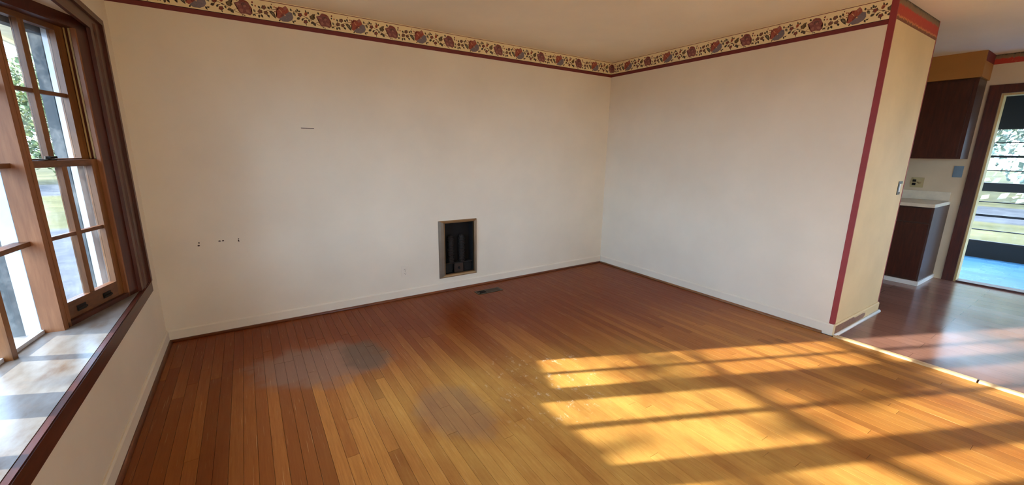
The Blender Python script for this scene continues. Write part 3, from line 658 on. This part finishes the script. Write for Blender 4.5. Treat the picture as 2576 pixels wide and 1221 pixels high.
# ------------------------------------------------------------------ floor register
fr = empty('floor_register', (-1.81, -0.24, 0)); tag(fr, 'brown metal floor register with an open damper below the heater', 'floor vent')
rx0, rx1, ry0, ry1 = -1.955, -1.672, -0.292, -0.188
local(fr, boxes('register_frame', [(rx0, rx1, ry0, ry0 + 0.016, 0, 0.004), (rx0, rx1, ry1 - 0.016, ry1, 0, 0.004), (rx0, rx0 + 0.018, ry0 + 0.016, ry1 - 0.016, 0, 0.004), (rx1 - 0.018, rx1, ry0 + 0.016, ry1 - 0.016, 0, 0.004), (-1.848, -1.838, ry0 + 0.016, ry1 - 0.016, 0, 0.004)], 'bronze'))
local(fr, boxes('duct_opening', [(rx0 + 0.018, -1.848, ry0 + 0.016, ry1 - 0.016, 0.0003, 0.0008)], 'dark'))
for k in range(15):
    xx = -1.833 + k * 0.0098
    local(fr, boxes('louver', [(xx, xx + 0.006, ry0 + 0.016, ry1 - 0.016, 0.0008, 0.0035)], 'bronze'))
for k in range(6):
    xx = rx0 + 0.026 + k * 0.0145
    local(fr, boxes('louver', [(xx, xx + 0.003, ry0 + 0.016, ry1 - 0.016, 0.0009, 0.0035)], 'dark'))
local(fr, boxes('lever', [(rx0 + 0.010, rx0 + 0.022, -0.268, -0.262, 0.004, 0.016)], 'gmetal'))

# ------------------------------------------------------------------ marks in the back wall
boxes('slot_cut', [(-3.368, -3.275, -0.0012, 0.0, 1.5565, 1.5610)], 'hole', wb)
def chip(x, z, w, hh, seed):
    r = random.Random(seed); bm = bmesh.new(); n = 9
    a = [(x + w * (0.7 + 0.5 * r.random()) * math.cos(i * 2 * math.pi / n), z + hh * (0.7 + 0.5 * r.random()) * math.sin(i * 2 * math.pi / n)) for i in range(n)]
    A = [bm.verts.new((p[0], 0, p[1])) for p in a]; B = [bm.verts.new((p[0], -0.0012, p[1])) for p in a]
    bm.faces.new(A); bm.faces.new(B)
    for i in range(n): bm.faces.new((A[i], A[(i + 1) % n], B[(i + 1) % n], B[i]))
    finish('plaster_hole', bm, 'hole', wb)
for i, a in enumerate(((-4.117, 0.698, 0.007, 0.006), (-4.113, 0.718, 0.005, 0.006), (-3.990, 0.719, 0.009, 0.004), (-3.968, 0.719, 0.007, 0.005), (-3.872, 0.708, 0.005, 0.007), (-3.871, 0.722, 0.004, 0.004))): chip(*a, i)

# ------------------------------------------------------------------ kitchen
uc = empty('upper_cabinet', (2.74, -1.6, 1.377)); tag(uc, 'dark walnut wall cabinet hung under the ochre soffit', 'cabinet')
UY0, UY1 = -2.575, -0.9
local(uc, boxes('carcass', [(2.60, XK - 0.001, UY0, UY1, 1.377, 2.188)], 'cab_side'))
local(uc, boxes('face_frame', [(2.585, 2.60, UY0, UY0 + 0.05, 1.377, 2.188), (2.585, 2.60, UY0 + 0.05, UY1, 2.14, 2.188), (2.585, 2.60, UY0 + 0.05, UY1, 1.377, 1.41), (2.585, 2.60, UY1 - 0.05, UY1, 1.41, 2.14)], 'cab'))
for k in range(4):
    y0 = UY0 + 0.03 + k * 0.41
    d_ = local(uc, boxes('door', [(2.568, 2.585, y0, y0 + 0.395, 1.395, 2.165)], 'cab', None, None, 0.003))
bc = empty('base_cabinet', (2.6, -1.6, 0)); tag(bc, 'dark walnut base cabinet with pale toe board under the counter', 'cabinet')
LY0, LY1 = -2.528, -0.02
local(bc, boxes('carcass', [(2.315, XK - 0.001, LY0, LY1, 0.050, 0.868)], 'cab_side'))
local(bc, boxes('toe_board', [(2.290, 2.330, LY0 - 0.012, LY1, 0.004, 0.050), (2.330, XK - 0.001, LY0 - 0.012, LY0 + 0.02, 0.004, 0.050)], 'white'))
for k in range(5):
    y0 = LY0 + 0.012 + k * 0.495
    local(bc, boxes('door', [(2.297, 2.315, y0, y0 + 0.48, 0.070, 0.690)], 'cab', None, None, 0.003)); local(bc, boxes('drawer_front', [(2.297, 2.315, y0, y0 + 0.48, 0.705, 0.855)], 'cab', None, None, 0.003))
ct = empty('countertop', (2.6, -1.6, 0.869)); tag(ct, 'cream laminate kitchen countertop with low backsplash', 'countertop')
local(ct, boxes('slab', [(2.272, XK - 0.02, LY0 - 0.006, LY1, 0.869, 0.905)], 'counter', None, None, 0.004)); local(ct, boxes('backsplash', [(XK - 0.022, XK - 0.001, LY0 + 0.012, LY1, 0.905, 1.005)], 'counter', None, None, 0.003))
sf = boxes('trim_18', [(2.545, XK, -2.592, 0, 2.190, HC)], 'soffit'); struct(sf, 'ochre soffit box between the wall cabinet and the ceiling', 'soffit')
boxes('soffit_border', [(2.560, XK - 0.002, -2.5934, -2.592, 2.345, HC - 0.001)], 'maroon', sf)
# doorway to the porch
dr = boxes('door_1', [(XK - 0.018, XK, -2.700, -2.607, 0.004, 2.135), (XK - 0.018, XK, DY1 - 0.09, DY1 + 0.005, 0.004, 2.135), (XK - 0.018, XK, DY1 + 0.005, -2.700, 2.05, 2.135)], 'casing')
struct(dr, 'open doorway with dark brown casing leading from the kitchen to the porch', 'doorway')
boxes('door_jamb', [(XK - 0.005, XK + 0.125, -2.722, -2.705, 0.0, DZ), (XK - 0.005, XK + 0.125, DY1, DY1 + 0.018, 0.0, DZ), (XK - 0.005, XK + 0.125, DY1 + 0.018, -2.722, DZ - 0.018, DZ)], 'track', dr)
boxes('door_sill', [(XK - 0.01, XK + 0.13, DY1 + 0.018, -2.722, 0.004, 0.022)], 'casing_h', dr)
# porch
XF = 4.90
struct(boxes('wall_porch', [(XF, XF + 0.12, -5.6, -0.9, -0.1, 0.215), (XF, XF + 0.12, -5.6, -0.9, 1.772, 2.36), (XK + 0.12, XF, -0.9, -0.78, -0.1, 0.4), (XK + 0.12, XF, -5.72, -5.6, -0.1, 0.4), (XK + 0.12, XF, -0.9, -0.78, 2.1, 2.36), (XK + 0.12, XF, -5.72, -5.6, 2.1, 2.36)], 'porchwall'), 'dark porch wall around the louvred windows', 'wall')  # unseen end walls left open so more skylight reaches the porch floor
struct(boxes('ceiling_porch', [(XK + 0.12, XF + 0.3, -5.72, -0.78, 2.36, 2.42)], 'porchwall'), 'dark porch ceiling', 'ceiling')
def jalousie(idx, y0, y1, label):
    w = boxes('window_%d' % idx, [(XF + 0.01, XF + 0.09, y0, y0 + 0.04, 0.215, 1.772), (XF + 0.01, XF + 0.09, y1 - 0.04, y1, 0.215, 1.772), (XF + 0.01, XF + 0.09, y0 + 0.04, y1 - 0.04, 0.936, 1.054), (XF + 0.02, XF + 0.07, y0 + 0.04, y1 - 0.04, 0.215, 0.240)], 'jal')
    struct(w, label, 'window')
    zs_ = [0.240, 0.392, 0.597, 0.787, 0.936, 1.054, 1.221, 1.410, 1.594, 1.772]
    for i in (1, 2, 3, 6, 7, 8):
        t_ = 0.015 if i in (2, 7) else 0.006
        boxes('louver_bar', [(XF + 0.03, XF + 0.06, y0 + 0.04, y1 - 0.04, zs_[i] - t_, zs_[i] + t_)], 'jal', w)
    for i in range(9):
        if i == 4: continue
        bm = bmesh.new(); z0, z1 = zs_[i] + 0.006, zs_[i + 1] - 0.006
        v = [bm.verts.new(p) for p in ((XF + 0.052, y0 + 0.04, z0), (XF + 0.052, y1 - 0.04, z0), (XF + 0.040, y1 - 0.04, z1), (XF + 0.040, y0 + 0.04, z1))]
        v2 = [bm.verts.new(q.co + Vector((0.004, 0, 0))) for q in v]
        bm.faces.new(v); bm.faces.new(v2)
        for k in range(4): bm.faces.new((v[k], v[(k + 1) % 4], v2[(k + 1) % 4], v2[k]))
        finish('louver_pane', bm, 'glass', w)
jalousie(5, -2.9 - 0.75, -0.92, 'louvred porch window seen through the kitchen doorway'); jalousie(7, -5.58, -3.66, 'louvred porch window past the doorway')

# ------------------------------------------------------------------ outside
g = boxes('ground', [(-90, 90, -60, 110, -0.9, -0.5)], 'ground'); tag(g, 'sunlit yard of dry grass with grey drives around the house', 'ground', kind='structure')
ev = boxes('eave', [(-5.36, XL - 0.12, YB, 3.0, 2.30, 2.33), (-5.39, -5.36, YB, 3.0, 2.27, 2.47)], 'eave'); tag(ev, 'cream boarded eave above the bow window', 'eave', kind='structure')
struct(boxes('wall_outside', [(XL - 0.145, XL - 0.121, -0.44, 0.14, -0.5, 2.30), (XL - 0.145, XL - 0.121, QY1, -2.9, -0.5, 2.30), (XL - 0.145, XL - 0.121, YB, QY0, -0.5, 2.30), (XL - 0.145, XL - 0.121, QY0, QY1, -0.5, QZ0), (XL - 0.145, XL - 0.121, QY0, QY1, QZ1, 2.30), (XL - 0.145, XL - 0.121, -2.9, -0.44, 2.061, 2.30)], 'siding'), 'grey outside wall siding round the bow window', 'wall')

def crown_mesh(name, rx, rz, n, size, seed, clumps=26):
    r = random.Random(seed); bm = bmesh.new(); cl = []
    for _ in range(clumps):
        while True:
            p = Vector((r.uniform(-1, 1), r.uniform(-1, 1), r.uniform(-1, 1)))
            if p.length < 1: break
        cl.append(Vector((p.x * rx, p.y * rx, p.z * rz)))
    for i in range(n):
        c = r.choice(cl); p = c + Vector((r.gauss(0, 1) * rx * 0.20, r.gauss(0, 1) * rx * 0.20, r.gauss(0, 1) * rz * 0.16))
        d = Vector((r.gauss(0, 1), r.gauss(0, 1), r.gauss(0, 1))).normalized(); u = d.orthogonal().normalized(); v = d.cross(u); s = size * r.uniform(0.6, 1.3)
        q = [bm.verts.new(p + u * s * 0.5), bm.verts.new(p + v * s * 0.28), bm.verts.new(p - u * s * 0.5), bm.verts.new(p - v * s * 0.28)]
        bm.faces.new(q)
    me = bpy.data.meshes.new(name); bm.to_mesh(me); bm.free(); return me
def trunk_mesh(name, hgt, r0, seed, reach):
    r = random.Random(seed); bm = bmesh.new(); cyl(bm, (0, 0, 0), (r.uniform(-.05, .05), r.uniform(-.05, .05), 1), r0, r0 * 0.5, hgt, 9)
    for k in range(6):
        a = r.uniform(0, 6.28); z = hgt * r.uniform(0.45, 0.9); L = reach * r.uniform(0.5, 0.9)
        cyl(bm, (0, 0, z), (math.cos(a), math.sin(a), r.uniform(0.4, 1.0)), r0 * 0.4, r0 * 0.12, L, 6)
    bmesh.ops.recalc_face_normals(bm, faces=bm.faces[:])
    me = bpy.data.meshes.new(name); bm.to_mesh(me); bm.free(); me.materials.append(M['bark']); return me
CR = [crown_mesh('foliage', 2.6, 2.3, 5200, 0.26, 3, 34), crown_mesh('foliage', 2.2, 3.0, 5200, 0.24, 5, 34)]
CR[0].materials.append(M['leaf']); CR[1].materials.append(M['leaf2'])
TR = [trunk_mesh('trunk', 4.0, 0.22, 1, 2.4), trunk_mesh('trunk', 4.4, 0.18, 2, 2.2)]
def tree(x, y, kind, sc, zc, label, group):
    t = empty('tree', (x, y, -0.5)); tag(t, label, 'tree', group)
    a = bpy.data.objects.new('trunk', TR[kind]); b = bpy.data.objects.new('foliage', CR[kind]); b['kind'] = 'stuff'
    for o in (a, b): COL.objects.link(o); o.parent = t
    t.scale = (sc, sc, sc); b.location = (0, 0, zc); b.rotation_euler = (0, 0, x + y)
for i, (x, y, k, s, zc) in enumerate(((-11.5, 27, 0, 1.0, 3.6), (-22, 33, 1, 1.1, 4.2), (-10.0, 39, 1, 1.2, 4.2), (-17.5, 26.5, 1, 1.0, 3.9), (-20, 44, 0, 1.2, 3.8), (-3.5, 33, 0, 1.2, 3.6))):
    tree(x, y, k, s, zc, 'leafy green tree across the drive outside the bow window' if k == 0 else 'tall pale-leaved tree across the drive outside the bow window', 'trees outside the bow window')
for i, (x, y, k, s, zc) in enumerate(((24, -2.0, 1, 1.5, 3.3), (31, 6.0, 1, 1.5, 3.3), (26, -10.5, 0, 1.5, 3.2), (36, -4.0, 1, 1.7, 3.3), (23, 8.0, 0, 1.2, 3.2), (42, 4.5, 1, 1.7, 3.3))):
    tree(x, y, k, s, zc, 'leafy green tree in the yard beyond the porch' if k == 0 else 'tall pale-leaved tree in the yard beyond the porch', 'trees beyond the porch')

# young tree standing between the low sun and the bow window: it dapples the light on the floor
def sapling():
    D = 6.0
    base = Vector((-4.58, -1.02, 0)) + Vector((SUN_DIR.x, SUN_DIR.y, 0)) * D; base.z = -0.5
    t = empty('sapling', base); tag(t, 'slim young tree with sparse leaf clusters in front of the bow window', 'tree')
    r = random.Random(11); tr = bmesh.new(); lf = bmesh.new()
    cyl(tr, base, (0, 0, 1), 0.05, 0.03, 4.3, 9)
    cl = [(-0.78, 0.90, 0.27, 0.055), (-0.62, 0.62, 0.05, 0.03), (-1.10, 1.13, 0.09, 0.16), (-1.22, 1.17, 0.08, 0.14), (-1.15, 1.28, 0.14, 0.06), (-1.52, 0.93, 0.10, 0.03), (-1.53, 0.66, 0.03, 0.02), (-1.40, 1.47, 0.12, 0.05), (-1.22, 1.76, 0.10, 0.07),
          (-2.0, 1.60, 0.2, 0.07), (-1.86, 0.76, 0.10, 0.06), (-2.12, 1.12, 0.10, 0.06), (-1.36, 1.12, 0.05, 0.04)]
    for yw, zw, ry, rz in cl:
        c = Vector((-4.6, yw, zw)) + SUN_DIR * D
        root = Vector((base.x, base.y, min(c.z - 0.1, 3.6))); d = c - root
        cyl(tr, root, d, 0.012, 0.004, d.length, 5)
        n = int(20 + (7500 if -1.3 < yw < -1.05 and zw < 1.3 else 3200) * ry * rz)
        for _ in range(n):
            a = r.uniform(0, 6.283); q = math.sqrt(r.random())
            p = c + Vector((r.uniform(-0.12, 0.12), ry * q * math.cos(a), rz * q * math.sin(a)))
            nd = Vector((r.gauss(1, 0.7), r.gauss(0, 0.6), r.gauss(0, 0.6))).normalized(); u = nd.orthogonal().normalized(); v = nd.cross(u); sz = r.uniform(0.05, 0.09)
            lf.faces.new([lf.verts.new(p + u * sz * 0.5), lf.verts.new(p + v * sz * 0.3), lf.verts.new(p - u * sz * 0.5), lf.verts.new(p - v * sz * 0.3)])
    local(t, finish('trunk', tr, 'bark'))
    me = bpy.data.meshes.new('foliage'); lf.to_mesh(me); lf.free(); me.materials.append(M['leaf']); o = bpy.data.objects.new('foliage', me); COL.objects.link(o); o['kind'] = 'stuff'; local(t, o)
sapling()
